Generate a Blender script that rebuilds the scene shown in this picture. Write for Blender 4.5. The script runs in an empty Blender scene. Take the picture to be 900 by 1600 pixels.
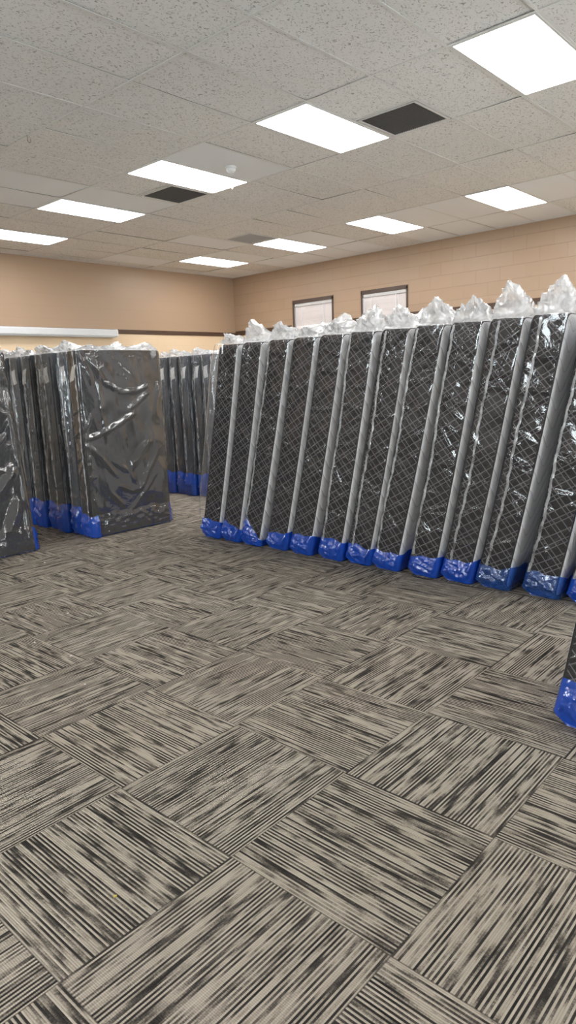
import bpy, math, random
import numpy as np
from mathutils import Matrix, Vector
random.seed(7)
S = bpy.context.scene
COL = S.collection
PI = math.pi

# ------------------------------------------------------------------ helpers
def mesh_obj(name, verts, faces, mat, parent=None, smooth=False, uvs=None, mats=None, midx=None, loc=None):
    me = bpy.data.meshes.new(name)
    me.from_pydata([tuple(map(float, v)) for v in verts], [], [tuple(int(i) for i in f) for f in faces])
    for m in (mats or [mat]):
        me.materials.append(m)
    if midx is not None:
        me.polygons.foreach_set('material_index', midx)
    if smooth:
        me.polygons.foreach_set('use_smooth', [True] * len(me.polygons))
    if uvs is not None:
        uv = me.uv_layers.new(name='UVMap')
        li = np.zeros(len(me.loops), dtype=np.int32)
        me.loops.foreach_get('vertex_index', li)
        uv.data.foreach_set('uv', np.asarray(uvs, dtype=np.float32)[li].ravel())
    me.update()
    o = bpy.data.objects.new(name, me)
    COL.objects.link(o)
    if parent:
        o.parent = parent
    if loc:
        o.location = loc
    return o

class MB:
    """collects boxes / tubes into one mesh"""
    def __init__(s): s.v, s.f = [], []
    def box(s, x0, x1, y0, y1, z0, z1, bev=0.0):
        b = len(s.v)
        if bev <= 0:
            s.v += [(x, y, z) for z in (z0, z1) for y in (y0, y1) for x in (x0, x1)]
            s.f += [tuple(b + i for i in q) for q in ((0,2,3,1),(4,5,7,6),(0,1,5,4),(2,6,7,3),(0,4,6,2),(1,3,7,5))]
        else:
            import bmesh
            bm = bmesh.new(); bmesh.ops.create_cube(bm, size=1)
            for v in bm.verts:
                v.co = ((x0+x1)/2 + v.co.x*(x1-x0), (y0+y1)/2 + v.co.y*(y1-y0), (z0+z1)/2 + v.co.z*(z1-z0))
            bmesh.ops.bevel(bm, geom=bm.edges[:], offset=bev, segments=2, affect='EDGES', profile=.5)
            bm.verts.index_update()
            s.v += [tuple(v.co) for v in bm.verts]; s.f += [tuple(b + v.index for v in f.verts) for f in bm.faces]
            bm.free()
        return s
    def tube(s, pts, r, n=8, closed=False, cap=True):
        pts = [Vector(p) for p in pts]; b = len(s.v); m = len(pts); prev = None
        for i, p in enumerate(pts):
            if closed: t = pts[(i+1) % m] - pts[i-1]
            else: t = pts[min(i+1, m-1)] - pts[max(i-1, 0)]
            t.normalize()
            a = prev if prev is not None else (Vector((0,0,1)) if abs(t.z) < .9 else Vector((1,0,0)))
            u = (a - t*a.dot(t)).normalized(); w = t.cross(u); prev = u
            for k in range(n):
                s.v.append(tuple(p + r*(u*math.cos(2*PI*k/n) + w*math.sin(2*PI*k/n))))
        for i in range(m if closed else m-1):
            j = (i+1) % m
            for k in range(n):
                s.f.append((b+i*n+k, b+i*n+(k+1)%n, b+j*n+(k+1)%n, b+j*n+k))
        if cap and not closed:
            s.f.append(tuple(b+k for k in range(n))[::-1]); s.f.append(tuple(b+(m-1)*n+k for k in range(n)))
        return s
    def lathe(s, prof, n=24, c=(0,0,0)):
        b = len(s.v)
        for (r, z) in prof:
            for k in range(n):
                s.v.append((c[0]+r*math.cos(2*PI*k/n), c[1]+r*math.sin(2*PI*k/n), c[2]+z))
        for i in range(len(prof)-1):
            for k in range(n):
                s.f.append((b+i*n+k, b+i*n+(k+1)%n, b+(i+1)*n+(k+1)%n, b+(i+1)*n+k))
        s.f.append(tuple(b+k for k in range(n))[::-1]); s.f.append(tuple(b+(len(prof)-1)*n+k for k in range(n)))
        return s
    def build(s, name, mat, parent=None, smooth=False):
        return mesh_obj(name, s.v, s.f, mat, parent, smooth)

def empty(name, loc, label, cat, group=None, rot=(0,0,0)):
    o = bpy.data.objects.new(name, None); COL.objects.link(o)
    o.empty_display_size = .1
    o.location = loc; o.rotation_euler = rot
    tag(o, label, cat, group); return o
def tag(o, label, cat, group=None):
    o['label'] = label; o['category'] = cat
    if group: o['group'] = group
def struct(o):
    o['kind'] = 'structure'; return o
def copy_tree(o, parent=None):
    c = o.copy(); COL.objects.link(c); c.parent = parent
    for ch in list(o.children): copy_tree(ch, c)
    return c

# ------------------------------------------------------------------ node helper
class NT:
    def __init__(s, name):
        s.m = bpy.data.materials.new(name); s.m.use_nodes = True
        s.t = s.m.node_tree; s.t.nodes.clear()
        s.out = s.t.nodes.new('ShaderNodeOutputMaterial')
    def n(s, typ, **kw):
        x = s.t.nodes.new(typ)
        for k, v in kw.items(): setattr(x, k, v)
        return x
    def link(s, a, b): s.t.links.new(a, b)
    def inp(s, sock, v):
        if isinstance(v, bpy.types.NodeSocket): s.link(v, sock)
        elif v is not None: sock.default_value = v
    def math(s, op, a, b=None, c=None, clamp=False):
        x = s.n('ShaderNodeMath', operation=op, use_clamp=clamp)
        s.inp(x.inputs[0], a)
        if b is not None: s.inp(x.inputs[1], b)
        if c is not None: s.inp(x.inputs[2], c)
        return x.outputs[0]
    def coord(s, which='Object'):
        return s.n('ShaderNodeTexCoord').outputs[which]
    def sep(s, v):
        x = s.n('ShaderNodeSeparateXYZ'); s.link(v, x.inputs[0]); return x.outputs
    def comb(s, x, y, z):
        c = s.n('ShaderNodeCombineXYZ')
        for i, v in enumerate((x, y, z)): s.inp(c.inputs[i], v)
        return c.outputs[0]
    def noise(s, vec, scale, detail=2, rough=.5, dist=0, dim='3D'):
        x = s.n('ShaderNodeTexNoise', noise_dimensions=dim)
        if vec is not None: s.link(vec, x.inputs['Vector'])
        x.inputs['Scale'].default_value = scale; x.inputs['Detail'].default_value = detail
        x.inputs['Roughness'].default_value = rough; x.inputs['Distortion'].default_value = dist
        return x.outputs['Fac']
    def white(s, vec):
        x = s.n('ShaderNodeTexWhiteNoise', noise_dimensions='3D'); s.link(vec, x.inputs['Vector']); return x.outputs['Value']
    def ramp(s, fac, stops, interp='LINEAR'):
        r = s.n('ShaderNodeValToRGB'); r.color_ramp.interpolation = interp
        e = r.color_ramp.elements
        while len(e) < len(stops): e.new(0.5)
        for el, (p, c) in zip(e, stops):
            el.position = p; el.color = (*c, 1) if len(c) == 3 else c
        s.inp(r.inputs[0], fac); return r.outputs[0]
    def mixc(s, fac, a, b, mode='MIX'):
        x = s.n('ShaderNodeMix', data_type='RGBA', blend_type=mode)
        s.inp(x.inputs[0], fac)
        for k, v in ((6, a), (7, b)):
            s.inp(x.inputs[k], (*v, 1) if isinstance(v, tuple) and len(v) == 3 else v)
        return x.outputs[2]
    def bump(s, h, strength=.3, dist=.01, normal=None):
        b = s.n('ShaderNodeBump'); b.inputs['Strength'].default_value = strength; b.inputs['Distance'].default_value = dist
        s.link(h, b.inputs['Height'])
        if normal is not None: s.link(normal, b.inputs['Normal'])
        return b.outputs[0]
    def pbr(s, color, rough=.6, normal=None, spec=.5, metal=0):
        p = s.n('ShaderNodeBsdfPrincipled')
        s.inp(p.inputs['Base Color'], (*color, 1) if isinstance(color, tuple) and len(color) == 3 else color)
        s.inp(p.inputs['Roughness'], rough); p.inputs['Specular IOR Level'].default_value = spec
        p.inputs['Metallic'].default_value = metal
        if normal is not None: s.link(normal, p.inputs['Normal'])
        s.link(p.outputs[0], s.out.inputs[0]); return s.m
def simple(name, color, rough=.6, nscale=60, var=.12, bump=.15, spec=.4):
    t = NT(name); c = t.coord(); f = t.noise(c, nscale, 3)
    col = t.mixc(f, tuple(x*(1-var) for x in color), tuple(x*(1+var) for x in color))
    return t.pbr(col, rough, t.bump(f, bump, .003), spec)

# ------------------------------------------------------------------ measured layout (camera stands at x=y=0)
CAM_H = 1.5; CZ = CAM_H + 2.1254             # ceiling height
U0, V0, DU, DV = 3.291, 3.1251, 1.2192, .6096
XR, YB, XL, YF = 10.40, 10.76, -4.02, -4.80  # room walls

# ------------------------------------------------------------------ materials
def carpet_mat():
    t = NT('carpet_tiles'); T = .6096
    x, y, _ = t.sep(t.coord('Object'))
    a = t.math('DIVIDE', t.math('SUBTRACT', x, 1.2953), T); b = t.math('DIVIDE', t.math('SUBTRACT', y, 1.4894), T)
    ia, ib = t.math('FLOOR', a), t.math('FLOOR', b); fa, fb = t.math('FRACT', a), t.math('FRACT', b)
    par = t.math('FLOORED_MODULO', t.math('ADD', ia, ib), 2.0)
    d1 = t.math('SUBTRACT', fb, fa)
    s_ = t.math('MULTIPLY_ADD', par, d1, fa)                       # along the lines
    t_ = t.math('MULTIPLY_ADD', par, t.math('MULTIPLY', d1, -1.0), fb)  # across
    NR = 92.0
    tr = t.math('MULTIPLY', t_, NR); row = t.math('FLOOR', tr); rf = t.math('FRACT', tr)
    tid = t.math('MULTIPLY_ADD', ia, 17.3, t.math('MULTIPLY', ib, 41.7))
    # per-line segments, pairs of lines share a yarn so streaks get different widths
    v1 = t.comb(t.math('MULTIPLY', s_, 3.0), t.math('MULTIPLY', row, 3.17), tid)
    n1 = t.noise(v1, 1.0, 1, .5)
    row2 = t.math('FLOOR', t.math('DIVIDE', tr, 2.0))
    v2 = t.comb(t.math('MULTIPLY', s_, 4.0), t.math('MULTIPLY', row2, 5.71), t.math('ADD', tid, 9.1))
    n2 = t.noise(v2, 1.0, 1, .5)
    v3 = t.comb(t.math('MULTIPLY', s_, 7.0), t.math('MULTIPLY', t_, 13.0), t.math('ADD', tid, 3.7))
    n3 = t.noise(v3, 1.0, 2, .55)                                  # blocks across several lines
    wr = t.white(t.comb(row, ia, ib))
    n4 = t.noise(t.comb(t.math('MULTIPLY', s_, 3.0), t.math('MULTIPLY', t_, 9.0), t.math('ADD', tid, 21.3)), 1.0, 1, .5)
    amp = t.math('MULTIPLY', t.math('SUBTRACT', n4, .30), 1.35, clamp=True)
    alt = t.math('MULTIPLY', t.math('MULTIPLY_ADD', t.math('FLOORED_MODULO', row, 2.0), .90, -.45), amp)
    f = t.math('ADD', t.math('MULTIPLY', n1, 1.05), t.math('MULTIPLY_ADD', n2, .25, t.math('SUBTRACT', alt, .15)))
    f = t.math('ADD', f, t.math('MULTIPLY', t.math('SUBTRACT', n3, .5), .42))
    f = t.math('ADD', f, t.math('MULTIPLY', t.math('SUBTRACT', wr, .5), .26))
    yarn = t.noise(t.comb(t.math('MULTIPLY', s_, 150.0), tr, tid), 1.0, 2, .6)
    f = t.math('ADD', f, t.math('MULTIPLY', t.math('SUBTRACT', yarn, .5), .22))
    col = t.ramp(f, [(.0, (.50,.44,.362)), (.42, (.41,.358,.293)), (.51, (.26,.226,.185)), (.58, (.105,.091,.077)), (.67, (.038,.033,.029)), (1., (.019,.017,.016))])
    # shadow between rows of loops, tile seams
    edge = t.math('ABSOLUTE', t.math('SUBTRACT', rf, .5))
    gap = t.math('MULTIPLY', t.math('SMOOTH_MAX', t.math('SUBTRACT', edge, .30), 0.0, .05), 2.2, clamp=True)
    col = t.mixc(t.math('MULTIPLY', gap, .8), col, (.03,.027,.023))
    ea = t.math('MINIMUM', t.math('MINIMUM', fa, t.math('SUBTRACT', 1.0, fa)), t.math('MINIMUM', fb, t.math('SUBTRACT', 1.0, fb)))
    seam = t.math('LESS_THAN', ea, .0035)
    col = t.mixc(t.math('MULTIPLY', seam, .6), col, (.035,.03,.026))
    lo = t.math('MULTIPLY', t.math('SINE', t.math('MULTIPLY', s_, 640.0)), .25)
    h = t.math('ADD', t.math('SUBTRACT', 1.0, t.math('MULTIPLY', t.math('MULTIPLY', edge, edge), 3.0)), t.math('ADD', lo, t.math('MULTIPLY', yarn, .5)))
    return t.pbr(col, .95, t.bump(h, .55, .004), .12)

def ceiling_tile_mat(name, base, fissured):
    t = NT(name); c = t.coord('Object')
    big = t.noise(c, .7, 2)
    col = t.mixc(big, tuple(v*.93 for v in base), tuple(v*1.05 for v in base))
    if fissured:
        sp = t.n('ShaderNodeVectorMath', operation='MULTIPLY_ADD')
        warp = t.n('ShaderNodeTexNoise'); warp.inputs['Scale'].default_value = 22.0; t.link(c, warp.inputs['Vector'])
        t.link(warp.outputs['Color'], sp.inputs[0]); sp.inputs[1].default_value = (.06,.06,0); t.link(c, sp.inputs[2])
        m = t.n('ShaderNodeMapping'); m.inputs['Scale'].default_value = (58, 112, 1); t.link(sp.outputs[0], m.inputs[0])
        f = t.noise(m.outputs[0], 1.0, 1.5, .5)
        fi = t.math('MULTIPLY', t.math('SUBTRACT', f, .585), 11.0, clamp=True)
        fine = t.noise(c, 420, 1)
        pin = t.math('MULTIPLY', t.math('SUBTRACT', fine, .62), 8.0, clamp=True)
        mk = t.math('MAXIMUM', fi, t.math('MULTIPLY', pin, .5))
        col = t.mixc(t.math('MULTIPLY', mk, .60), col, (.13,.11,.095))
        return t.pbr(col, .9, t.bump(t.math('SUBTRACT', 1.0, mk), .5, .004), .2)
    f = t.noise(c, 260, 2)
    return t.pbr(col, .8, t.bump(f, .1, .002), .3)

def wall_mat(name, upper, lower, zsplit, axis, blockbump):
    """painted concrete block wall in two colours, 16 x 8 inch running bond"""
    t = NT(name); p = t.coord('Object'); x, y, z = t.sep(p)
    u = y if axis == 'y' else x
    up = t.math('GREATER_THAN', z, zsplit)
    n = t.noise(p, 1.3, 3); col = t.mixc(up, lower, upper)
    col = t.mixc(t.math('MULTIPLY', n, .25), col, t.mixc(.5, col, (.25,.2,.15)))
    H, W = .2032, .4064
    r = t.math('DIVIDE', t.math('SUBTRACT', z, .02), H); ri = t.math('FLOOR', r); rfr = t.math('FRACT', r)
    uu = t.math('ADD', t.math('DIVIDE', u, W), t.math('MULTIPLY', t.math('FLOORED_MODULO', ri, 2.0), .5)); ufr = t.math('FRACT', uu)
    dz = t.math('MULTIPLY', t.math('MINIMUM', rfr, t.math('SUBTRACT', 1.0, rfr)), H)
    du = t.math('MULTIPLY', t.math('MINIMUM', ufr, t.math('SUBTRACT', 1.0, ufr)), W)
    wn = t.noise(p, 9, 2)
    jn = t.math('MULTIPLY', t.math('SUBTRACT', t.math('MULTIPLY_ADD', wn, .003, .0032), t.math('MINIMUM', dz, t.math('MULTIPLY_ADD', t.white(t.comb(ri, t.math('FLOOR', uu), 1.0)), .003, du))), 330.0, clamp=True)
    col = t.mixc(t.math('MULTIPLY', jn, .5*blockbump), col, (.16,.11,.07))
    blk = t.white(t.comb(t.math('FLOOR', uu), ri, 4.0))
    col = t.mixc(t.math('MULTIPLY', blk, .12*blockbump), col, (.50,.36,.26))
    fine = t.noise(p, 130, 3, .65)
    h = t.math('ADD', t.math('MULTIPLY', jn, -1.0), t.math('MULTIPLY', fine, .5))
    return t.pbr(col, .42, t.bump(h, .32*max(.4, blockbump), .006), .45)

def film_mat(name, haze, tint=(1,1,1), milk=(.86,.88,.90), rough=.06, glossk=1.0, crink=1.0, hazevar=1.0, body=None, bodyfac=0.0, zsq=1.0):
    """thin clear plastic film: clear + milky haze + fresnel reflection, crinkled"""
    t = NT(name); p = t.coord('Object')
    n1 = t.noise(p, 9, 2, .5, .8); n2 = t.noise(p, 70, 2, .6, .4)
    h = t.math('ADD', n1, t.math('MULTIPLY', n2, .10))
    nb = t.bump(h, .26*crink, .02)
    tr = t.n('ShaderNodeBsdfTransparent'); tr.inputs[0].default_value = (*tint, 1)
    di = t.n('ShaderNodeBsdfDiffuse'); di.inputs[0].default_value = (*milk, 1); t.link(nb, di.inputs['Normal'])
    tl = t.n('ShaderNodeBsdfTranslucent'); tl.inputs[0].default_value = (*milk, 1)
    mk = t.n('ShaderNodeMixShader'); mk.inputs[0].default_value = .45; t.link(di.outputs[0], mk.inputs[1]); t.link(tl.outputs[0], mk.inputs[2])
    mp_ = t.n('ShaderNodeMapping'); mp_.inputs['Scale'].default_value = (1, 1, zsq); t.link(p, mp_.inputs[0])
    cloud = t.noise(mp_.outputs[0], 5.5 if zsq == 1 else 14, 4, .65, .6)
    lw = t.n('ShaderNodeLayerWeight'); lw.inputs['Blend'].default_value = .5
    g = t.math('POWER', lw.outputs['Facing'], 4.0)                 # longer path through the film at glancing angles
    hz = t.math('MULTIPLY_ADD', t.math('MULTIPLY', t.math('SUBTRACT', cloud, .38), 3.2, clamp=True), haze*1.3*hazevar, haze*(1-.45*hazevar))
    hz = t.math('MULTIPLY_ADD', g, .22, hz, clamp=True)
    m1 = t.n('ShaderNodeMixShader'); t.link(hz, m1.inputs[0]); t.link(tr.outputs[0], m1.inputs[1]); t.link(mk.outputs[0], m1.inputs[2])
    cur = m1.outputs[0]
    if body:
        b1 = t.n('ShaderNodeBsdfDiffuse'); b1.inputs[0].default_value = (*body, 1); t.link(nb, b1.inputs['Normal'])
        b2 = t.n('ShaderNodeBsdfTranslucent'); b2.inputs[0].default_value = (*body, 1)
        bm_ = t.n('ShaderNodeMixShader'); bm_.inputs[0].default_value = .25; t.link(b1.outputs[0], bm_.inputs[1]); t.link(b2.outputs[0], bm_.inputs[2])
        m2 = t.n('ShaderNodeMixShader'); m2.inputs[0].default_value = bodyfac
        t.link(cur, m2.inputs[1]); t.link(bm_.outputs[0], m2.inputs[2]); cur = m2.outputs[0]
    lf = t.n('ShaderNodeLayerWeight'); lf.inputs['Blend'].default_value = .5; t.link(nb, lf.inputs['Normal'])
    fres = t.math('MULTIPLY_ADD', t.math('POWER', lf.outputs['Facing'], 5.0), .85, .06)
    gl = t.n('ShaderNodeBsdfGlossy'); gl.inputs['Roughness'].default_value = rough; gl.inputs[0].default_value = (1,1,1,1); t.link(nb, gl.inputs['Normal'])
    m3 = t.n('ShaderNodeMixShader'); t.link(t.math('MULTIPLY', fres, glossk, clamp=True), m3.inputs[0])
    t.link(cur, m3.inputs[1]); t.link(gl.outputs[0], m3.inputs[2])
    t.link(m3.outputs[0], t.out.inputs[0]); return t.m

def lattice_mat():
    """charcoal border fabric with a quilted diamond lattice of double lines (uv in metres)"""
    t = NT('lattice_ticking'); uv = t.coord('UV'); u, v, _ = t.sep(uv)
    w = t.noise(uv, 6, 2); wo = t.math('MULTIPLY', t.math('SUBTRACT', w, .5), .008)
    A = t.math('ADD', t.math('MULTIPLY_ADD', u, -.545, t.math('MULTIPLY', v, .839)), wo)
    B = t.math('SUBTRACT', t.math('MULTIPLY_ADD', u, .707, t.math('MULTIPLY', v, .707)), wo)
    def lines(c, per, offs, hw):
        f = t.math('MULTIPLY', t.math('FRACT', t.math('DIVIDE', c, per)), per)
        best = None
        for o in offs:
            d = t.math('ABSOLUTE', t.math('SUBTRACT', f, o))
            best = d if best is None else t.math('MINIMUM', best, d)
        return t.math('MULTIPLY', t.math('SUBTRACT', hw, best), 700.0, clamp=True), best
    la, da = lines(A, .150, (.012, .080, .108), .0037); lb, db = lines(B, .115, (.012, .058, .082), .0034)
    l = t.math('MAXIMUM', la, lb)
    fz = t.noise(uv, 220, 2); big = t.noise(uv, 7, 2)
    dark = t.mixc(fz, (.008,.0072,.0085), (.018,.016,.018))
    col = t.mixc(t.math('MULTIPLY', l, .95), dark, t.mixc(big, (.125,.117,.127), (.20,.19,.202)))
    d = t.math('MINIMUM', da, db)
    hgt = t.math('MULTIPLY', d, 60.0, clamp=True)
    return t.pbr(col, .75, t.bump(t.math('ADD', hgt, t.math('MULTIPLY', fz, .25)), .5, .006), .3)

def quilt_mat():
    t = NT('white_knit_quilting'); p = t.coord('Object'); x, y, z = t.sep(p)
    wv = t.math('ADD', t.math('MULTIPLY', z, 26.0), t.math('MULTIPLY', t.math('SINE', t.math('MULTIPLY', x, 18.0)), 2.3))
    s = t.math('ABSOLUTE', t.math('SINE', wv)); n = t.noise(p, 30, 3, .6, .6)
    ln = t.math('MULTIPLY', t.math('SUBTRACT', .16, s), 6.0, clamp=True)
    col = t.mixc(n, (.76,.76,.78), (.88,.88,.89)); col = t.mixc(t.math('MULTIPLY', ln, .55), col, (.30,.30,.32))
    return t.pbr(col, .8, t.bump(t.math('ADD', t.math('POWER', s, .5), t.math('MULTIPLY', n, .4)), .7, .012), .2)

def fabric_mat(name, c, var=.25):
    t = NT(name); p = t.coord('Object'); f = t.noise(p, 300, 2); g = t.noise(p, 4, 3)
    col = t.mixc(t.math('ADD', t.math('MULTIPLY', f, .5), t.math('MULTIPLY', g, .5)), tuple(x*(1-var) for x in c), tuple(x*(1+var) for x in c))
    return t.pbr(col, .85, t.bump(t.math('ADD', t.math('MULTIPLY', f, .15), g), .35, .012), .25)

M = {}
M['carpet'] = carpet_mat()
M['tile'] = ceiling_tile_mat('fissured_ceiling_tile', (.86,.845,.82), True)
M['tile_smooth'] = ceiling_tile_mat('smooth_ceiling_tile', (.88,.89,.90), False)
M['tbar'] = simple('painted_ceiling_bar', (.78,.77,.75), .6, 20, .05, .02)
M['plenum'] = simple('dark_plenum', (.02,.02,.02), .9)
TAN, CREAM = (.385,.262,.172), (.74,.565,.375)
M['wall_b'] = wall_mat('painted_wall_back', TAN, CREAM, 2.47, 'x', .18)
M['wall_u'] = wall_mat('painted_wall_cream', (.76,.74,.71), (.76,.74,.71), 2.5, 'y', .6)
M['wall_r'] = wall_mat('painted_wall_block', TAN, CREAM, 2.50, 'y', 1.0)
M['brown'] = simple('dark_brown_trim', (.075,.042,.026), .45, 25, .2, .1)
M['bframe'] = simple('brown_window_frame', (.085,.055,.042), .4, 25, .15, .05)
M['metal_white'] = simple('white_enamel', (.70,.70,.69), .35, 15, .04, .02)
M['screen_case'] = simple('screen_case_enamel', (.62,.63,.64), .4, 15, .05, .02)
M['grille'] = simple('dark_return_grille', (.10,.097,.095), .8, 400, .5, .6)
M['rail'] = simple('blind_rail_enamel', (.62,.60,.59), .5, 15, .03, .02)
M['grille_grey'] = simple('grey_return_grille', (.42,.41,.40), .7, 200, .2, .2)
t = NT('blind_slat'); d = t.n('ShaderNodeBsdfDiffuse'); d.inputs[0].default_value = (.55,.495,.475,1)
tl = t.n('ShaderNodeBsdfTranslucent'); tl.inputs[0].default_value = (.80,.76,.74,1)
mx = t.n('ShaderNodeMixShader'); mx.inputs[0].default_value = .008
t.link(d.outputs[0], mx.inputs[1]); t.link(tl.outputs[0], mx.inputs[2]); t.link(mx.outputs[0], t.out.inputs[0]); M['blind'] = t.m
t = NT('window_glass'); tr = t.n('ShaderNodeBsdfTransparent'); tr.inputs[0].default_value = (.93,.96,.96,1)
gl = t.n('ShaderNodeBsdfGlossy'); gl.inputs['Roughness'].default_value = .02; fr = t.n('ShaderNodeFresnel')
mx = t.n('ShaderNodeMixShader'); t.link(fr.outputs[0], mx.inputs[0]); t.link(tr.outputs[0], mx.inputs[1]); t.link(gl.outputs[0], mx.inputs[2])
t.link(mx.outputs[0], t.out.inputs[0]); M['glass'] = t.m
t = NT('lit_diffuser'); e = t.n('ShaderNodeEmission'); e.inputs[0].default_value = (1.0,1.0,1.0,1); e.inputs[1].default_value = 14.0
t.link(e.outputs[0], t.out.inputs[0]); M['lamp'] = t.m
M['lattice'] = lattice_mat()
M['quilt'] = quilt_mat()
M['tape'] = simple('black_edge_tape', (.012,.012,.014), .6, 200, .3, .2)
M['boxfab'] = fabric_mat('charcoal_ticking', (.030,.031,.034))
M['boxside'] = fabric_mat('charcoal_side_ticking', (.016,.018,.023))
M['tagpaper'] = simple('white_law_tag', (.72,.70,.66), .8, 80, .06, .05)
M['film'] = film_mat('clear_bag_film', .020)
M['film_box'] = film_mat('clear_bag_film_loose', .05, glossk=1.7, rough=.08)
M['film_box_hazy'] = film_mat('clear_bag_film_folded', .21, zsq=.10, rough=.10, milk=(.74,.81,.90))
M['film_top'] = film_mat('gathered_bag_film', .54, rough=.18, hazevar=.9, crink=2.2, milk=(1.0,1.0,1.0), glossk=1.0)
M['film_seam'] = film_mat('welded_film_seam', .42, rough=.12, crink=3.0, glossk=2.0, milk=(.97,.98,1.0))
BLUE = (.007,.108,.72)
M['blue'] = film_mat('blue_bag_film', .02, tint=(.12,.35,.9), rough=.10, crink=3.0, glossk=1.5, body=BLUE, bodyfac=.74)
M['blue_thin'] = film_mat('thin_blue_bag_film', .03, tint=(.25,.5,.95), rough=.10, crink=3.0, body=(.015,.14,.60), bodyfac=.42, glossk=1.5)
M['crumb'] = simple('yellow_crumb', (.55,.45,.10), .8); M['lint'] = simple('white_lint', (.75,.73,.68), .9)

# ------------------------------------------------------------------ room shell
n = 2
struct(mesh_obj('floor', [(XL,YF,0),(XR,YF,0),(XR,YB,0),(XL,YB,0)], [(0,1,2,3)], M['carpet']))
WIN = [(8.135, 9.115), (6.53, 7.485)]; WZ0, WZ1 = 1.25, 2.985
def wall_quad(name, verts, mat): return struct(mesh_obj(name, verts, [(0,1,2,3)], mat))
wall_quad('wall_back', [(XL,YB,0),(XR,YB,0),(XR,YB,CZ+.3),(XL,YB,CZ+.3)], M['wall_b'])
def holed(name, ax, lo, hi, holes, mat):
    mb = MB(); ed = [lo] + [v for h in holes for v in h] + [hi]
    for i in range(len(ed)-1):
        for (z0, z1) in (((0, 1.0), (2.7, CZ+.3)) if i % 2 else ((0, CZ+.3),)):
            if ax == 'x': mb.box(ed[i], ed[i+1], YF-.1, YF, z0, z1)
            else: mb.box(XL-.1, XL, ed[i], ed[i+1], z0, z1)
    return struct(mb.build(name, mat))
holed('wall_left', 'y', YF, YB, ((2.2, 4.4),), M['wall_u'])  # opening for an added window, lets extra daylight in
holed('wall_front', 'x', XL, XR, ((2.4, 5.0), (6.2, 8.8)), M['wall_u'])  # openings for two more added windows
# right wall, 0.2 m thick, with two window holes
mb = MB(); ys = [YF, WIN[1][0], WIN[1][1], WIN[0][0], WIN[0][1], YB]
for i in range(5):
    if i in (1, 3):
        mb.box(XR, XR+.2, ys[i], ys[i+1], 0, WZ0); mb.box(XR, XR+.2, ys[i], ys[i+1], WZ1, CZ+.3)
    else: mb.box(XR, XR+.2, ys[i], ys[i+1], 0, CZ+.3)
struct(mb.build('wall_right', M['wall_r']))
# brown chair-rail strip
struct(MB().box(XL, XR, YB-.018, YB, 2.445, 2.52, .004).build('trim_1', M['brown']))
mb = MB()
for (a, b) in ((YF, WIN[1][0]-.05), (WIN[1][1]+.05, WIN[0][0]-.05), (WIN[0][1]+.05, YB-.018)):
    mb.box(XR-.018, XR, a, b, 2.455, 2.55, .004)
struct(mb.build('trim_2', M['brown']))
struct(MB().box(XL, XR, YB-.012, YB, 0, .1).build('baseboard_back', M['brown']))
struct(MB().box(XR-.012, XR, YF, YB, 0, .1).build('baseboard_right', M['brown']))

# ceiling: lay-in tiles (each a little uneven in its opening) on a bar grid
lights = [(u, v) for u in (1, 4) for v in (10, 7, 4, 1, -2)]
hidden_lights = [(u, v) for u in (1, 4) for v in (-5, -8, -11)] + [(u, v) for u in (-5,) for v in (10, 7, 4, 1, -2, -5, -8, -11)]  # unseen panels, added to light the room
vents = [(1.5, 0), (1.5, 5), (3.5, 7)]
smooth_cells = {(1,3),(0,6),(0,7),(1,6),(4,0),(4,2),(4,3),(4,6),(3,8),(4,9),(3,11),(4,-1)} | {(5, v) for v in range(-13, 13) if v % 5}
lightset = set(lights + hidden_lights)
tv, tf, tm = [], [], []
rt_ = random.Random(3)
def put_tile(x0, x1, y0, y1, m):
    x0, x1, y0, y1 = max(x0, XL), min(x1, XR), max(y0, YF), min(y1, YB)
    if x1-x0 < .02 or y1-y0 < .02: return
    b = len(tv); z = CZ + .003
    j = [z + rt_.random()**2*.007 for _ in range(4)]
    tv.extend([(x0+.002,y0+.002,j[0]),(x1-.002,y0+.002,j[1]),(x1-.002,y1-.002,j[2]),(x0+.002,y1-.002,j[3])])
    tf.append((b, b+3, b+2, b+1)); tm.append(m)
for u in range(-7, 6):
    for v in range(-13, 13):
        x0, y0 = U0+u*DU, V0+v*DV
        if (u, v) in lightset: continue
        m = 1 if (u, v) in smooth_cells else 0
        vc = [c for c in vents if c[1] == v and int(math.floor(c[0])) == u]
        if vc: put_tile(x0, x0+DU/2, y0, y0+DV, m)
        else: put_tile(x0, x0+DU, y0, y0+DV, m)
b = len(tv)
tv += [(XL,YF,CZ+.12),(XR,YF,CZ+.12),(XR,YB,CZ+.12),(XL,YB,CZ+.12)]; tf.append((b,b+3,b+2,b+1)); tm.append(2)
struct(mesh_obj('ceiling', tv, tf, None, mats=[M['tile'], M['tile_smooth'], M['plenum']], midx=tm))
mb = MB(); w = .011
for u in range(-7, 7):
    x = U0+u*DU
    if XL < x-w and x+w < XR: mb.box(x-w, x+w, YF, YB, CZ-.0015, CZ+.0015)
for v in range(-14, 14):
    y = V0+v*DV
    if YF < y-w and y+w < YB: mb.box(XL, XR, y-w, y+w, CZ-.001, CZ+.001)
for (u, v) in vents:
    mb.box(U0+u*DU-w, U0+u*DU+w, V0+v*DV, V0+(v+1)*DV, CZ-.0013, CZ+.0012)
mb.box(XL, XR, YB-.022, YB, CZ-.002, CZ+.002); mb.box(XR-.022, XR, YF, YB, CZ-.002, CZ+.002)
g = struct(mb.build('ceiling_grid', M['tbar']))

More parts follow.
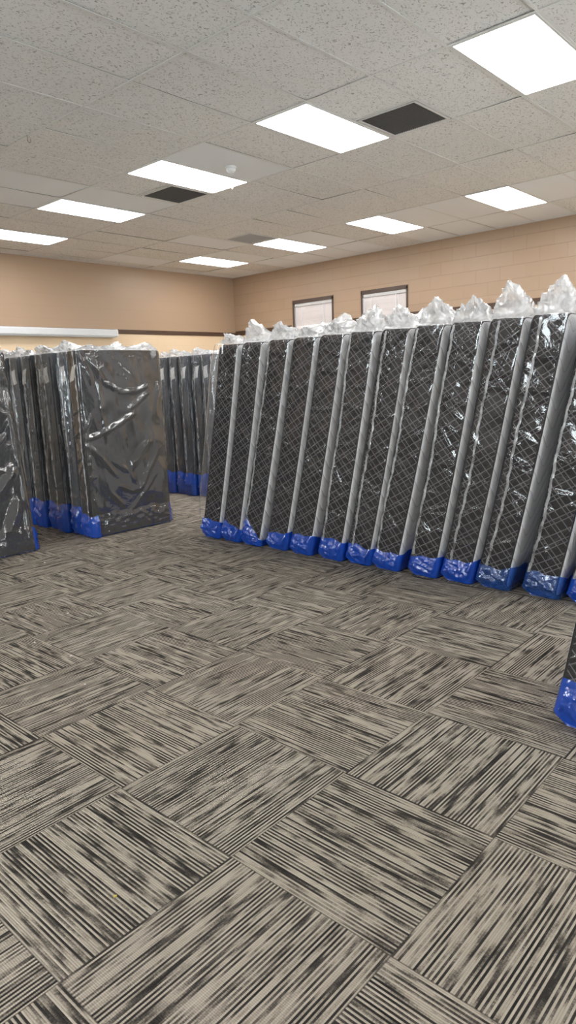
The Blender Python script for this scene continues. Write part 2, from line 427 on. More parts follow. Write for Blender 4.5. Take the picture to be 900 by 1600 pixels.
# ------------------------------------------------------------------ ceiling lights
LBL = {(1,-2):'largest lit ceiling light panel, cut by the top right edge of the photo', (1,1):'lit ceiling light panel touching the dark vent grille above the open floor',
 (1,4):'lit ceiling light panel beside the round smoke detector', (1,7):'lit ceiling light panel fourth along the long row, just past the smoke detector one',
 (1,10):'lit ceiling light panel nearest the tan back wall above the projector screen case',
 (4,1):'lit ceiling light panel of the window-wall row farthest from the room corner', (4,4):'lit ceiling light panel above the right window of the block wall',
 (4,7):'lit ceiling light panel beside the small far grey vent grille', (4,10):'small lit ceiling light panel nearest the room corner'}
def make_light():
    r = empty('ceiling_light', (0,0,0), '', 'ceiling light', 'recessed fluorescent ceiling panels')
    f = MB(); a, c, i = DU/2-.011, DV/2-.011, .018
    for q in ((-a, a, -c, -c+i), (-a, a, c-i, c), (-a, -a+i, -c+i, c-i), (a-i, a, -c+i, c-i)):
        f.box(q[0], q[1], q[2], q[3], -.003, .064)
    f.box(-a, a, -c, c, .06, .065)
    f.build('frame', M['metal_white'], r)
    d = MB(); d.box(-a+i, a-i, -c+i, c-i, .0, .006); d.build('diffuser', M['lamp'], r)
    return r
proto = make_light()
for i, (u, v) in enumerate(lights + hidden_lights):
    o = proto if i == 0 else copy_tree(proto)
    o.location = (U0+(u+.5)*DU, V0+(v+.5)*DV, CZ)
    o['label'] = LBL.get((u, v), 'unseen ceiling light panel added over the part of the room outside the photo')
# vents
VL = ['large dark square vent grille touching a ceiling light panel', 'dark square vent grille behind the smoke detector light panel', 'small grey vent grille far away near the window-wall row of lights']
def make_vent():
    r = empty('ceiling_vent', (0,0,0), '', 'vent', 'square ceiling return grilles')
    f = MB(); a = .283; i = .02
    for q in ((-a, a, -a, -a+i), (-a, a, a-i, a), (-a, -a+i, -a+i, a-i), (a-i, a, -a+i, a-i)): f.box(q[0], q[1], q[2], q[3], -.004, .02)
    f.build('frame', M['metal_white'], r)
    g_ = MB(); k = 28
    for j in range(k):
        y = -a+i + (j+.5)*(2*a-2*i)/k; g_.box(-a+i, a-i, y-.0045, y+.0045, .0, .012)
        g_.box(y-.0035, y+.0035, -a+i, a-i, .002, .011)
    g_.box(-a+i, a-i, -a+i, a-i, .05, .055)
    g_.build('grille', M['grille'], r); return r
pv = make_vent()
for i, (u, v) in enumerate(vents):
    o = pv if i == 0 else copy_tree(pv)
    o.location = (U0+(u+.25)*DU, V0+(v+.5)*DV, CZ); o['label'] = VL[i]
    if i == 2:
        for ch in o.children:
            if ch.name.startswith('grille'):
                ch.data = ch.data.copy(); ch.data.materials[0] = M['grille_grey']
# smoke detector
r = empty('smoke_detector', (5.20, 5.32, CZ), 'small white round smoke detector on a smooth ceiling tile', 'smoke detector')
MB().lathe([(.055,.003),(.058,-.01),(.05,-.016)], 28).build('mounting_base', M['metal_white'], r, True)
MB().lathe([(.046,-.014),(.047,-.03),(.036,-.046),(.014,-.05)], 28).build('sensing_chamber', M['metal_white'], r, True)
# small wire hooks
for (x, y, lb) in ((5.60, 5.745, 'small white wire hook hanging just beyond the smoke detector light panel'), (4.52, 5.86, 'small white wire hook at the near left corner of the smoke detector light panel'),
                   (3.277, 5.80, 'small dark wire hook hanging below the ceiling tiles at far left'), (7.40, 10.5, 'small pale hook hanging from the ceiling edge by the back wall')):
    h = MB(); pts = [(0,0,.003),(0,0,-.035)] + [(.016-.016*math.cos(a), 0, -.035-.016*math.sin(a)) for a in np.linspace(0.3, PI*1.25, 8)]
    h.tube(pts, .0022, 6); o = h.build('ceiling_hook', M['metal_white'] if 'dark' not in lb else M['bframe'], None, True)
    o.location = (x, y, CZ); tag(o, lb, 'hook', 'ceiling wire hooks')

# ------------------------------------------------------------------ windows and blinds
for k, (y0, y1) in enumerate(WIN):
    w = struct(MB().build('window_%d' % (k+1), M['bframe']))
    f = MB(); e = .045
    for q in ((y0-.012, y1+.012, WZ1-e, WZ1+.02), (y0-.012, y1+.012, WZ0-.02, WZ0+e), (y0-.012, y0+e*.55, WZ0, WZ1), (y1-e*.55, y1+.012, WZ0, WZ1)):
        f.box(XR-.012, XR+.10, q[0], q[1], q[2], q[3], .003)
    f.box(XR+.11, XR+.14, y0, y1, (WZ0+WZ1)/2-.02, (WZ0+WZ1)/2+.02)
    f.build('window_frame', M['bframe'], w)
    MB().box(XR+.12, XR+.126, y0, y1, WZ0, WZ1).build('window_glass', M['glass'], w)
    a, b_ = y0+.03, y1-.03
    lb = ['closed pinkish white slat blind with light leaking through, in the window nearer the corner', 'closed pinkish white slat blind in the window farther from the corner'][k]
    r = empty('window_blind', (XR+.03, (a+b_)/2, WZ0+.05), lb, 'window blind', 'slat blinds in the two small windows')
    hw = (b_-a)/2; top = WZ1-.05-(WZ0+.05)
    MB().box(-.022, .03, -hw, hw, top-.05, top+.004, .003).build('head_rail', M['rail'], r)
    s = MB(); nsl = 74; rr = random.Random(k)
    for i in range(nsl):
        zz = .03 + i*(top-.07)/nsl; b0 = len(s.v)
        ang = math.radians(74 + rr.uniform(-5, 5) - (16 if (k == 0 and 34 < i < 58 and i % 3) else 0)); dz_, dx_ = .0125*math.sin(ang), .0125*math.cos(ang)
        for (qx, qz) in ((-dx_, -dz_), (-.002, .001), (dx_, dz_)):
            s.v += [(qx, -hw+.004, zz+qz), (qx, hw-.004, zz+qz)]
        for j in (0, 2): s.f.append((b0+j, b0+j+1, b0+j+3, b0+j+2))
    s.build('slats', M['blind'], r)
    MB().box(-.012, .012, -hw, hw, 0, .016, .003).build('bottom_rail', M['metal_white'], r)
    for yy in (-hw*.62, hw*.62):
        MB().tube([(-.016, yy, .01), (-.016, yy, top-.03)], .0035, 6).build('ladder_tape', M['metal_white'], r)
    MB().tube([(-.026, -hw*.60+.03, top-.02), (-.03, -hw*.60+.03, top-1.0)], .005, 6).build('wand', M['metal_white'], r)

for k, (ax, c0, c1) in enumerate((('x', 2.4, 5.0), ('x', 6.2, 8.8), ('y', 2.2, 4.4))):  # unseen windows added on the other walls to brighten the ceiling
    w = struct(MB().build('window_%d' % (k+3), M['bframe'])); f = MB(); gl_ = MB(); z0_, z1_ = 1.0, 2.7
    def bx(mbx, a, b, z0, z1, d0, d1):
        if ax == 'x': mbx.box(a, b, YF+d0, YF+d1, z0, z1)
        else: mbx.box(XL+d0, XL+d1, a, b, z0, z1)
    for q in ((c0-.05, c1+.05, z0_-.05, z0_), (c0-.05, c1+.05, z1_, z1_+.05), (c0-.05, c0, z0_, z1_), (c1, c1+.05, z0_, z1_), ((c0+c1)/2-.02, (c0+c1)/2+.02, z0_, z1_)):
        bx(f, q[0], q[1], q[2], q[3], -.1, .015)
    f.build('window_frame', M['bframe'], w); bx(gl_, c0, c1, z0_, z1_, -.06, -.054); gl_.build('window_glass', M['glass'], w)
def portal(loc, rot, sx, sy):
    l = bpy.data.lights.new('window_daylight', 'AREA'); l.shape = 'RECTANGLE'; l.size = sx; l.size_y = sy; l.cycles.is_portal = True
    o = bpy.data.objects.new('window_daylight', l); COL.objects.link(o); o.location = loc; o.rotation_euler = rot
for (y0, y1) in WIN: portal((XR+.19, (y0+y1)/2, (WZ0+WZ1)/2), (0, PI/2, 0), WZ1-WZ0, y1-y0)
for c0 in (3.7, 7.5): portal((c0, YF-.11, 1.85), (PI/2, 0, PI), 2.6, 1.7)  # portals of the added front windows
for c0 in (3.3,): portal((XL-.11, c0, 1.85), (0, -PI/2, 0), 1.7, 2.2)  # portal of the added left window

# projector screen case on the back wall
X1 = 7.37
r = empty('mounted_projector_screen', (5.2, YB-.075, 2.38), 'long pale grey projector screen housing on the back wall strip', 'projector screen')
mb = MB(); prof = [(-.05,.0),(-.062,.02),(-.062,.10),(-.045,.125),(.04,.13),(.055,.12),(.055,.0)]
b0 = 0
for x in (-2.6, X1-5.2-.03): mb.v += [(x, p[0], p[1]) for p in prof]
m_ = len(prof)
for i in range(m_): mb.f.append((i, (i+1) % m_, m_+(i+1) % m_, m_+i))
mb.f += [tuple(range(m_))[::-1], tuple(range(m_, 2*m_))]
mb.build('case', M['screen_case'], r)
e = MB(); e.v = [(x, p[0]*1.08, p[1]*1.06-.004) for x in (X1-5.2-.03, X1-5.2) for p in prof]; e.f = list(mb.f); e.build('end_cap', M['metal_white'], r)
MB().box(X1-5.2-.16, X1-5.2-.12, .02, .0745, .06, .12).build('wall_bracket', M['metal_white'], r)
MB().tube([(-2.5, -.03, -.006), (X1-5.2-.08, -.03, -.006)], .009, 8).build('weight_bar', M['screen_case'], r)

# ------------------------------------------------------------------ mattresses and box springs in bags
def sines(u, z, seed, f, k=5):
    r = np.random.RandomState(seed); o = 0
    for _ in range(k):
        a = r.uniform(0, 2*PI); ff = f*r.uniform(.6, 1.5); o = o + np.sin((u*np.cos(a)+z*np.sin(a))*ff*2*PI + r.uniform(0, 6.28))
    return o/k

def core(prefix, Lx, t, H, deform, mside, mface, tape, parent, rc=.05, bulge=.006, sidebulge=.004, pillow=0.0):
    """upholstered slab on its short end: border band, two faces, four edge tapes"""
    z0 = .018; cx, cz = Lx/2, (z0+H)/2; hx, hz = Lx/2, (H-z0)/2
    pts = []
    def seg(a, b, step):
        k = max(1, int(np.hypot(b[0]-a[0], b[1]-a[1])/step))
        for i in range(k): pts.append((a[0]+(b[0]-a[0])*i/k, a[1]+(b[1]-a[1])*i/k))
    def arc(c, a0):
        for i in range(6):
            a = a0 + i/6*PI/2; pts.append((c[0]+rc*np.cos(a), c[1]+rc*np.sin(a)))
    # start at front (-x) bottom, go up
    seg((-hx, -hz+rc), (-hx, hz-rc), .04)
    for i in range(6):
        a = PI - i/6*PI/2; pts.append((-hx+rc+rc*np.cos(a), hz-rc+rc*np.sin(a)))
    seg((-hx+rc, hz), (hx-rc, hz), .08)
    for i in range(6):
        a = PI/2 - i/6*PI/2; pts.append((hx-rc+rc*np.cos(a), hz-rc+rc*np.sin(a)))
    seg((hx, hz-rc), (hx, -hz+rc), .08)
    for i in range(6):
        a = -i/6*PI/2; pts.append((hx-rc+rc*np.cos(a), -hz+rc+rc*np.sin(a)))
    seg((hx-rc, -hz), (-hx+rc, -hz), .08)
    for i in range(6):
        a = -PI/2 - i/6*PI/2; pts.append((-hx+rc+rc*np.cos(a), -hz+rc+rc*np.sin(a)))
    P = np.array(pts); m = len(P)
    d = np.r_[0, np.cumsum(np.hypot(*np.diff(P, axis=0).T))]
    nrm = P/np.maximum(1e-6, np.hypot(P[:,0], P[:,1]))[:,None]
    nrm = np.stack([np.sign(P[:,0])*(np.abs(P[:,0]) > hx-.001), np.sign(P[:,1])*(np.abs(P[:,1]) > hz-.001)], 1).astype(float)
    K = 8; V = []; UV = []; F = []
    for k in range(K+1):
        y = -t/2 + t*k/K; bl = sidebulge*(1-(2*k/K-1)**2)
        for i in range(m):
            q = P[i] + nrm[i]*bl
            V.append((q[0]+cx, y, q[1]+cz)); UV.append((-y, d[i]))
    for k in range(K):
        for i in range(m):
            j = (i+1) % m; F.append((k*m+i, k*m+j, (k+1)*m+j, (k+1)*m+i))
    V = deform(np.array(V)); o1 = mesh_obj('border', V, F, mside, parent, True, uvs=UV)
    outs = [o1]
    for sgn in (-1, 1):
        V, F = [], []
        pl = pillow if sgn < 0 and pillow else bulge
        R = [(0, 1), (.003, 1), (.008, 1), (.016, 1), (.028, 1), (.045, 1), (.06, 1), (.06, .8), (.06, .5), (.06, .15)]
        for (ds, s) in R:
            rise = pl*math.sqrt(max(0, 1-(1-min(ds/.05, 1))**2))
            for i in range(m):
                V.append((P[i][0]*(1-ds/hx)*s+cx, sgn*(t/2 + rise), P[i][1]*(1-ds/hz)*s+cz))
        for k in range(len(R)-1):
            for i in range(m):
                j = (i+1) % m; q = (k*m+i, k*m+j, (k+1)*m+j, (k+1)*m+i); F.append(q if sgn < 0 else q[::-1])
        F.append(tuple((len(R)-1)*m+i for i in range(m)))
        o = mesh_obj('face_panel', deform(np.array(V)), F, mface, parent, True); outs.append(o)
        tb = MB(); tb.tube(deform(np.stack([P[:,0]*.997+cx, np.full(m, sgn*(t/2)), P[:,1]*.998+cz], 1)), .006, 6, closed=True)
        outs.append(tb.build('edge_tape', tape, parent, True))
    return outs

def perimeter(Lx, t, b, rc, sf, sy_pos, sy_neg, sb, bulk=0.0):
    x0, x1, y1 = -b, Lx+b, t/2+b; yn = y1+bulk
    pts = []
    def seg(a, c, step, nr, side):
        L = math.hypot(c[0]-a[0], c[1]-a[1]); k = max(1, int(round(L/step)))
        for i in range(k): pts.append((a[0]+(c[0]-a[0])*i/k, a[1]+(c[1]-a[1])*i/k, nr[0], nr[1], side))
    def arc(cx, cy, a0, k=4):
        for i in range(k):
            a = a0 + i/k*PI/2; pts.append((cx+rc*math.cos(a), cy+rc*math.sin(a), math.cos(a), math.sin(a), 4))
    seg((x1, 0), (x1, y1-rc), sb, (1,0), 2); arc(x1-rc, y1-rc, 0)
    seg((x1-rc, y1), (x0+rc, y1), sy_pos, (0,1), 1); arc(x0+rc, y1-rc, PI/2)
    seg((x0, y1-rc), (x0, -yn+rc), sf, (-1,0), 0); arc(x0+rc, -yn+rc, PI)
    seg((x0+rc, -yn), (x1-rc, -yn), sy_neg, (0,-1), 3); arc(x1-rc, -yn+rc, 1.5*PI)
    seg((x1, -yn+rc), (x1, 0), sb, (1,0), 2)
    A = np.array(pts); d = np.r_[0, np.cumsum(np.hypot(*np.diff(A[:,:2], axis=0).T))]
    front = (A[:,4] == 0); mid = d[front].mean()
    return A, d-mid

def crease_sum(u, z, cr):
    o = np.zeros_like(u)
    for (u0, z0, u1, z1, amp, w) in cr:
        dx, dz = u1-u0, z1-z0; L2 = dx*dx+dz*dz+1e-9
        k = np.clip(((u-u0)*dx+(z-z0)*dz)/L2, 0, 1)
        d = np.hypot(u-u0-k*dx, z-z0-k*dz)
        o += amp*np.clip(1-d/w, 0, 1)**1.3*(.35+.65*np.sin(PI*np.clip(k, .04, .96)))
    return o

def make_bag(parent, Lx, t, H, deform, seed, film, blue, top, zb0=.17, base=.010, creases=(), nrand=19, sf=.0075, syp=.05, syn=.05, dz=.009,
             peak=(.35, .16), low=.006, seams=(), flare=0.0, blue_only_sides=None, zbvar=.012, zbslope=0.0, randfold=True, topname='gathered_bag_top', sideface=None, maxoff=None, h0=.045, bulk=0.0, clear_bottom=None, cornermax=None):
    rs = np.random.RandomState(seed)
    A, u = perimeter(Lx, t, .004, .024, sf, syp, syn, .09, bulk)
    m = len(A)
    # random creases over the -x side and both broad faces
    cr = list(creases); W = t/2
    for _ in range(nrand if randfold else 3):
        c = rs.uniform(-W*1.1, W*1.1); zc = rs.uniform(.25, H-.05); L = rs.uniform(.08, .34); a = rs.choice([rs.normal(.6, .35), rs.normal(-.5, .5), rs.normal(0, .25), rs.normal(1.25, .2)])
        cr.append((c-L/2*math.cos(a), zc-L/2*math.sin(a), c+L/2*math.cos(a), zc+L/2*math.sin(a), rs.uniform(.006, .016), rs.uniform(.014, .030)))
    for _ in range(10):
        sg = rs.choice([-1, 1]); zc = rs.uniform(.2, H-.1)   # puckers running off the corner edges
        cr.append((sg*W, zc, sg*W*rs.uniform(.2, .6), zc+rs.uniform(-.05, .05), rs.uniform(.004, .009), rs.uniform(.010, .016)))
    zb = zb0 + zbvar*np.sin(u*14+rs.uniform(0, 6)) + zbvar*.7*np.sin(u*37+rs.uniform(0, 6)) + zbslope*np.clip(u, -W, W)/W
    def place(uu, off, z):
        V = np.stack([A[:,0]+A[:,2]*off, A[:,1]+A[:,3]*off, z], 1); return deform(V)
    def disp(z):
        face_y = np.isin(A[:,4], (1, 3))
        d = base + low*sines(u, z, seed, 3.5) + low*.2*sines(u, z, seed+5, 11) + crease_sum(u, z, cr)
        mo = np.where(face_y, .008 if maxoff is None else maxoff, .05)
        mo = np.where(A[:,4] == 4, .008, mo)
        if cornermax: mo = np.where((A[:,1] > 0) & (A[:,0] < .1), cornermax, mo)
        return np.clip(d, .0035, mo)
    nz = int((H-zb0)/dz); V = []; F = []
    fl = np.array(A[:,4])
    for k in range(nz+1):
        f = k/nz; z = zb + (H-zb)*f
        off = disp(z) + flare*np.exp(-((z)/.07))*((fl == 3) + 1.6*(fl == 2))
        V.append(place(u, off, z))
    n_ = nz+1
    for k in range(n_-1):
        for i in range(m):
            j = (i+1) % m; F.append((k*m+i, k*m+j, (k+1)*m+j, (k+1)*m+i))
    first = V[0].copy(); last = V[-1].copy()
    bag = mesh_obj('plastic_bag', np.concatenate(V), F, film, parent, True)
    # base: same film, tinted blue
    B = [first]; nb = 14; F = []; fi = []
    for k in range(1, nb+1):
        f = k/nb; z = zb*(1-f) + .004*f
        wr = .022*np.clip(1-2.4*np.abs(sines(u*.6, z*1.7, seed+11, 8, 4)), 0, 1) + .012*np.clip(1-2.5*np.abs(sines(u, z*2, seed+13, 15, 3)), 0, 1)
        off0 = disp(zb)*(1-f) + f*base
        off = off0 + np.sin(PI*min(1, f*1.05))*.010 + wr*math.sin(PI*f) + flare*np.exp(-((z)/.07))*((fl == 3) + 1.6*(fl == 2))
        off = np.where(np.isin(A[:,4], (1, 3, 4)), np.minimum(off, (.009 if maxoff is None else min(maxoff, .012)) + flare*(fl == 3)), off)
        B.append(place(u, off, z))
    cx_, cy_ = Lx/2, 0
    b2 = B[-1].copy(); ctr = b2.mean(0); b3 = b2.copy(); b3[:, :2] = ctr[:2] + (b2[:, :2]-ctr[:2])*np.array([.96, .6]); b3[:, 2] = .004; B.append(b3)
    for k in range(len(B)-1):
        for i in range(m):
            j = (i+1) % m; F.append((k*m+i, (k+1)*m+i, (k+1)*m+j, k*m+j))
            # a broad face whose base stays clear
            fi.append(1 if (clear_bottom is not None and A[i][4] == clear_bottom and A[i][0] > .05) else 0)
    F.append(tuple((len(B)-1)*m+i for i in range(m))); fi.append(0)
    mesh_obj('blue_bag_base', np.concatenate(B), F, None, bag, True, mats=[blue, film], midx=fi)
    # top: surplus film gathered to a ridge with peaks
    fr_, hp = peak; K = 14; Tt = [last]; F = []
    y1 = t/2
    for k in range(1, K+1):
        f = k/K
        xx = A[:,0]; hx = h0 + (hp-h0)*np.exp(-((xx-.05)/.20)**2) + hp*.75*np.exp(-((xx-Lx+.1)/.22)**2) + .03*np.sin(xx*11+seed) + .018*np.sin(xx*27+seed*2)
        yr = (y1*(1-2*fr_))*np.exp(-(xx/.4)**2) + .03*np.sin(xx*9+seed*3)
        yy = yr + (A[:,1]-yr)*(1-f**1.5); xf = xx + .05*f*(xx < .05) - .05*f*(xx > Lx-.05) + .012*math.sin(f*9+seed)
        cr_ = (.014*sines(u*1.0+f*.4, xx*1.0+f*.6, seed+21, 9, 4) + .022*np.clip(1-2.2*np.abs(sines(u*1.2+f*.25, xx+f*.2, seed+25, 7, 4)), 0, 1) - .008)*math.sin(PI*min(f, .95)) + .008*sines(u+f, xx-f*1.3, seed+23, 24, 4)*f
        zz = H + hx*f**.9 + cr_*1.2
        lim = t/2+.009
        V_ = np.stack([xf + cr_*A[:,2]*1.2, np.clip(yy + cr_*A[:,3], -lim-bulk, lim), zz], 1)
        Tt.append(deform(V_))
    for k in range(K):
        for i in range(m):
            j = (i+1) % m; F.append((k*m+i, k*m+j, (k+1)*m+j, (k+1)*m+i))
    mesh_obj(topname, np.concatenate(Tt), F, top, bag, True)
    # welded seams: crinkled double strips standing off the film
    for (us, z0, z1, wd) in seams:
        zz = np.arange(max(z0, .1), min(z1, H-.01), .011); V = []; F = []
        for q, z in enumerate(zz):
            uu = us + .006*math.sin(z*7+seed) + .003*math.sin(z*41+seed)
            cz = rs.uniform(-.004, .004, 3)
            for c, (dy, dx) in enumerate(((-wd/2, .0), (0, .010), (wd/2, .0))):
                V.append((-.004-base-.006-dx*(.6+.5*math.sin(z*60+seed))-abs(cz[c])*.8, -(uu)+-dy+cz[c]*.8, z+cz[(c+1) % 3]))
        for q in range(len(zz)-1):
            for c in range(2): F.append((q*3+c, q*3+c+1, q*3+3+c+1, q*3+3+c))
        mesh_obj('welded_seam', deform(np.array(V)), F, M['film_seam'], bag, True)
    return bag

# ---- the leaning row of mattresses
MT, MH, ML = .212, 1.835, .965
LEAN = .218
def lean_deform(lean, lift=.05):
    def d(V):
        V = np.array(V, dtype=float); s = np.clip(V[:,1]/MT+.5, 0, 1)
        z = V[:,2] + lift*s**2*np.exp(-np.clip(V[:,2], 0, 9)/.11)*(V[:,2] > .0) + .07*V[:,1]*np.clip(V[:,2]-1.2, 0, 1)
        return np.stack([V[:,0], V[:,1]-lean*V[:,2]-.012*np.sin(V[:,2]/1.84*PI), z], 1)
    return d
# centre at floor (y), lean, front x, seam position(s), tuft (ridge place 0..1 from left, height), blue, label tail
def yb(b_, t_): 
    ln = (b_-t_)/1.63; return b_+.2*ln, ln
ROW = [  # bottom y at z=.2, top y at z=1.83
 (5.00, 4.63, (), (.10, .09), 0, 'at the room-corner end of the leaning row'),
 (4.715, 4.33, (), (.15, .19), 0, 'second from the room-corner end, tall film peak'),
 (4.43, 4.01, (-.075,), (.12, .15), 0, 'third from the room-corner end, blue base slanting'),
 (4.12, 3.735, (), (.45, .10), 0, 'fourth from the room-corner end of its row'),
 (3.82, 3.44, (), (.35, .15), 0, 'fifth from the corner end, below the left window'),
 (3.497, 3.15, (-.08,), (.62, .17), 0, 'sixth from the corner end, after a wide white strip'),
 (3.215, 2.86, (-.06,), (.40, .14), 0, 'seventh from the corner end, below the right window'),
 (2.935, 2.565, (-.085,), (.42, .15), 0, 'eighth from the corner end, just past right window'),
 (2.61, 2.285, (-.085,), (.40, .15), 0, 'ninth from the corner end, after a white strip'),
 (2.33, 2.00, (-.045,), (.35, .23), 0, 'tenth from the corner end, big cap-like film peak'),
 (2.05, 1.72, (-.045,), (.55, .23), 1, 'eleventh from the corner end, thin see-through blue base'),
 (1.71, 1.40, (-.085,), (.35, .22), 1, 'twelfth from the corner end, after the widest white strip'),
 (1.41, 1.09, (-.09,), (.4, .2), 0, 'at the near end of the leaning row, cut off'),
]
GRP = 'leaning row of bagged mattresses'
def build_mattress(loc, lean, seed, seams, peak, blue, label, rotz=0.0, **kw):
    r = empty('bagged_mattress', loc, 'bagged dark lattice-sided mattress ' + label, 'mattress', GRP, (0, 0, rotz))
    df = lean_deform(lean)
    core('mattress', ML, MT, MH, df, M['lattice'], M['quilt'], M['tape'], r, pillow=.026, bulge=.004)
    make_bag(r, ML, MT, MH+.006, df, seed, M['film'], M['blue_thin'] if blue else M['blue'], M['film_top'], peak=peak,
             seams=[(s, .16, MH, .019) for s in seams], bulk=.026, **kw)
    return r
rr = random.Random(11)
for i, (b_, t_, seams, peak, blue, lb) in enumerate(ROW):
    y0, ln = yb(b_, t_)
    kw = {}
    if i == 2: kw = dict(zbslope=-.09)
    elif i == 1: kw = dict(zbslope=-.02)
    elif i == 0: kw = dict(zbslope=-.01, cornermax=.08, creases=[(-MT/2-.01, .1, -MT/2-.01, 1.2, .08, .06), (-MT/2-.01, .7, -MT/2-.01, 1.9, .10, .07)])
    build_mattress((4.375+rr.uniform(-.012, .012), y0, 0), ln, 40+i*7, seams, peak, blue, lb, math.radians(rr.uniform(-.15, .15)), zb0=.165+rr.uniform(-.012, .012), **kw)
# the lone nearer mattress at the right edge
build_mattress((2.765, .91, 0), .15, 333, (-.035,), (.4, .18), 0, 'standing alone nearest the viewer, cut by right edge', 0, zb0=.20)

# ---- box springs
BT, BH, BL = .168, 1.865, .985
def box_deform(lean=0.0, rightlean=0.0):
    def d(V):
        V = np.array(V, dtype=float)
        return np.stack([V[:,0]+rightlean*V[:,2], V[:,1]+lean*V[:,2], V[:,2]], 1)
    return d
FACE0 = BT/2+.0   # u of the front-left corner on the perimeter
def fc(lst, amp, w):   # crease polyline on the broad -y face, given as (x from the left edge, z)
    out = []
    for p, q in zip(lst[:-1], lst[1:]): out.append((FACE0+p[0], p[1], FACE0+q[0], q[1], amp*1.5, w*1.15))
    return out
FRONT = (fc([(.127,1.788),(.284,1.549),(.464,1.447),(.664,1.458),(.791,1.5)], .018, .035) + fc([(.338,1.83),(.491,1.709),(.709,1.51)], .010, .015)
 + fc([(.005,.997),(.233,1.06),(.433,1.142),(.6,1.23)], .020, .035) + fc([(.524,1.268),(.65,1.327),(.801,1.44)], .014, .035) + fc([(.529,.68),(.623,.805),(.75,.915)], .026, .055)
 + fc([(.602,.417),(.721,.609),(.879,.834)], .022, .04) + fc([(.328,.118),(.547,.287),(.827,.56)], .014, .02) + fc([(-.031,.988),(.168,.808),(.337,.59)], .014, .03)
 + fc([(.872,1.213),(.914,1.381),(.944,1.516)], .018, .03) + fc([(.243,.436),(.384,.279)], .014, .03) + fc([(0,1.86),(.082,1.696),(.136,1.541)], .012, .018)
 + fc([(.10,1.25),(.02,1.1),(.03,.5),(.08,.2)], .012, .014) + fc([(.2,1.8),(.22,1.3),(.26,.95)], .010, .03) + fc([(.12,.16),(.3,.10),(.55,.13),(.9,.09)], .018, .03)
 + fc([(.30,.75),(.5,.62),(.56,.5)], .010, .04) + fc([(.35,.5),(.5,.42),(.6,.44)], .010, .03))
LEFT = (fc([(.699,.573),(.802,.676),(.895,.783)], .028, .055) + fc([(.674,.129),(.77,.262),(.896,.482)], .032, .065) + fc([(.752,1.004),(.885,1.108)], .016, .03)
 + fc([(.727,.804),(.856,.77)], .012, .025) + fc([(.93,.1),(.97,.8),(.95,1.5)], .010, .02) + fc([(.5,.3),(.7,.6)], .02, .05) + fc([(.6,1.5),(.9,1.3)], .012, .03))
def law_tag(parent, y, z, tilt, deform, w=.075, h=.15):
    V = []; F = []; n_ = 6
    for k in range(n_+1):
        for s in (-.5, .5):
            V.append((-.006-.006*math.sin(k/n_*PI), y + s*w + tilt*(k/n_)*h, z - k/n_*h - .02*(s+.5)))
    for k in range(n_): F.append((2*k, 2*k+1, 2*k+3, 2*k+2))
    b = len(V); V += [(x+.0012, y_, z_) for (x, y_, z_) in V]; F += [tuple(b+i for i in f)[::-1] for f in F]
    for k in range(n_): F += [(2*k, 2*k+2, b+2*k+2, b+2*k), (2*k+1, b+2*k+1, b+2*k+3, 2*k+3)]
    F += [(0, b, b+1, 1), (2*n_, 2*n_+1, b+2*n_+1, b+2*n_)]
    mesh_obj('law_tag', deform(np.array(V)), F, M['tagpaper'], parent)['label'] = 'white paper law tag'
def build_box(loc, seed, label, group, deform, front=False, creases=(), tilt=0.0, peak=(.4, .05), tagy=.0, **kw):
    r = empty('bagged_box_spring', loc, label, 'box spring', group)
    core('box_spring', BL, BT, BH, deform, M['boxside'], M['boxfab'], M['tape'], r, rc=.035, bulge=.003, sidebulge=.003)
    if tagy is not None: law_tag(r, tagy, 1.735, tilt, deform)
    make_bag(r, BL, BT, BH+.006, deform, seed, M['film_box'] if front else M['film_box_hazy'], M['blue'], M['film_top'], peak=peak, creases=creases,
             zb0=.31 if not front else .235, nrand=14, low=.010 if front else .008, seams=((-.03 if not front else .055, .16, BH, .012),), h0=.02, **kw)
    return r
G1, G2 = 'stack of box springs behind the broadside one', 'far stack of box springs between the two rows'
build_box((3.70, 6.05+BT/2, 0), 501, 'black box spring in crumpled clear film showing its whole broad face', G1, box_deform(), True, FRONT, tilt=.45, peak=(.3, .03), tagy=-.03,
          sf=.014, syn=.014, dz=.012, maxoff=.06, flare=.03, clear_bottom=3)
ORD = ['second', 'third', 'fourth', 'fifth', 'sixth', 'seventh', 'eighth']
pr1 = None
def bdef(k): return box_deform(lean=[-.008, .012, 0][k % 3])
protos = {}
def stack_box(x, y, k, label, group):
    q = random.Random(900+k+int(x*10)); key = k % 3; W = BT/2; cr = []
    for _ in range(7):
        u0 = q.uniform(-W*1.05, W*1.05); z0 = q.uniform(.3, 1.5); L = q.uniform(.35, .9)
        cr.append((u0, z0, u0+q.uniform(-.03, .03), min(z0+L, 1.85), q.uniform(.018, .032), q.uniform(.018, .032)))
    return build_box((x, y, 0), 600+k*9+int(x*3), label, group, bdef(k), tagy=q.uniform(-.03, .02), tilt=q.choice([.05, -.1, .25, 0]), peak=(q.uniform(.2, .7), q.uniform(.04, .10)), maxoff=.012, creases=cr, randfold=False)
for k, y in enumerate((6.365, 6.60, 6.83, 7.08, 7.35, 7.60, 7.85)):
    stack_box(3.70+[.02, -.015, .03, 0, .02, 0, .02][k], y, k, 'black box spring seen edge-on, %s counting back from the broadside one' % ORD[k], G1)
for k, y in enumerate((6.76, 6.985, 7.21, 7.435, 7.66)):
    stack_box(5.985+[.0, .02, -.02, .02, 0][k], y, k+1, 'black box spring of the far stack, %s from the leaning mattress row' % ['nearest', 'second', 'third', 'fourth', 'fifth'][k], G2)
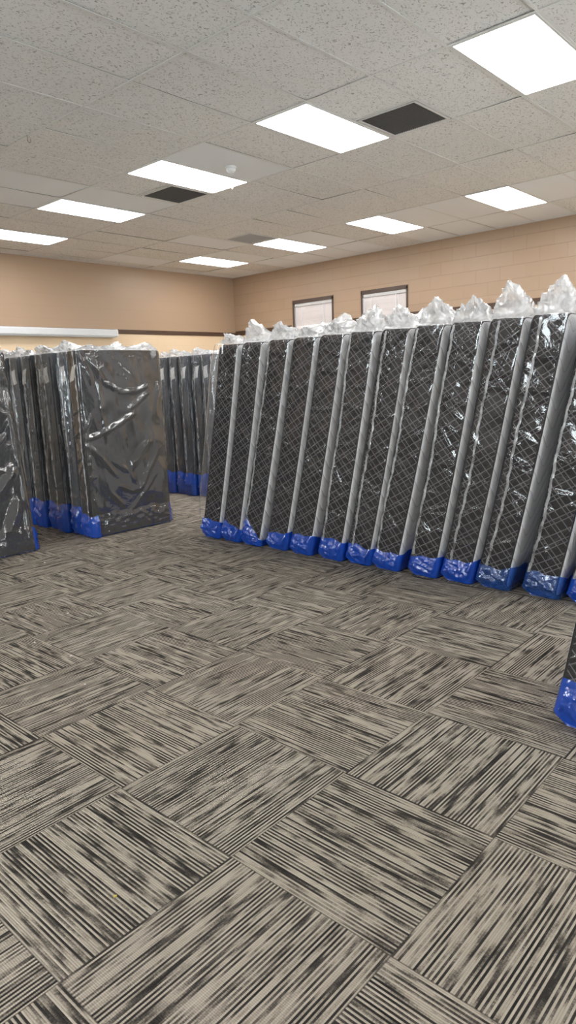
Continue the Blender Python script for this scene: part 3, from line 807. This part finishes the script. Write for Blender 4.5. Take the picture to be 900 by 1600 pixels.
build_box((2.11, 6.08+BT/2, 0), 777, 'black box spring leaning back at the left photo edge, broad glare on its film', None, box_deform(lean=.115, rightlean=-.004), True, LEFT, peak=(.4, .05), tagy=None,
          sf=.03, syn=.014, dz=.012, maxoff=.065, flare=.02, clear_bottom=3)

# ------------------------------------------------------------------ crumbs on the carpet
def crumb(x, y, r, mat, label, sd):
    q = random.Random(sd); mb = MB(); n_ = 9
    prof = [(r*.5, 0), (r, r*.35), (r*.8, r*.8), (r*.3, r*1.05)]
    mb.lathe(prof, n_); mb.v = [(a*q.uniform(.7, 1.3), b*q.uniform(.5, 1.2), c) for a, b, c in mb.v]
    o = mb.build('carpet_crumb', mat, None, True); o.location = (x, y, 0.001); return o
CR = [(.952, 1.632, .006, 'crumb', 'yellow crumb on the carpet in the left foreground')]
for i, (x, y, r_c) in enumerate(((2.27, 4.134, .007), (1.854, 3.807, .006), (1.877, 3.432, .006), (1.719, 3.031, .005), (2.885, 5.559, .008))):
    tag(crumb(x, y, r_c, M['lint'], '', 20+i), 'tiny white lint speck lying on the open carpet', 'lint', 'white lint specks on the carpet')
tag(crumb(*CR[0][:3], M['crumb'], 'x', 1), CR[0][4], 'crumb')

# ------------------------------------------------------------------ world, camera, render settings
w = bpy.data.worlds.new('daylight'); S.world = w; w.use_nodes = True
bg = w.node_tree.nodes['Background']; bg.inputs[0].default_value = (.90,.95,1.0,1); bg.inputs[1].default_value = 17.0
fw = Vector((.72588,.66143,-.18886)); y_, p_, r_ = .8319, -.19, -.0413
fw = Vector((math.sin(y_)*math.cos(p_), math.cos(y_)*math.cos(p_), math.sin(p_)))
rt = Vector((math.cos(y_), -math.sin(y_), 0)); up = rt.cross(fw)
c, s = math.cos(r_), math.sin(r_)
R_, U_ = c*rt + s*up, -s*rt + c*up
cd = bpy.data.cameras.new('camera'); cam = bpy.data.objects.new('camera', cd); COL.objects.link(cam)
cd.sensor_fit = 'AUTO'; cd.sensor_width = 36; cd.lens = 36*1070.6/1600; cd.clip_start = .05
cam.matrix_world = Matrix(((R_.x, U_.x, -fw.x, 0), (R_.y, U_.y, -fw.y, 0), (R_.z, U_.z, -fw.z, CAM_H), (0, 0, 0, 1)))
S.camera = cam
S.view_settings.view_transform = 'Standard'; S.view_settings.look = 'None'; S.view_settings.gamma = 1
S.view_settings.use_curve_mapping = False; S.view_settings.exposure = 0.37
cy = S.cycles
cy.max_bounces = 10; cy.diffuse_bounces = 5; cy.glossy_bounces = 4; cy.transmission_bounces = 6; cy.transparent_max_bounces = 40
cy.sample_clamp_indirect = 6; cy.use_denoising = True; cy.caustics_reflective = False; cy.caustics_refractive = False
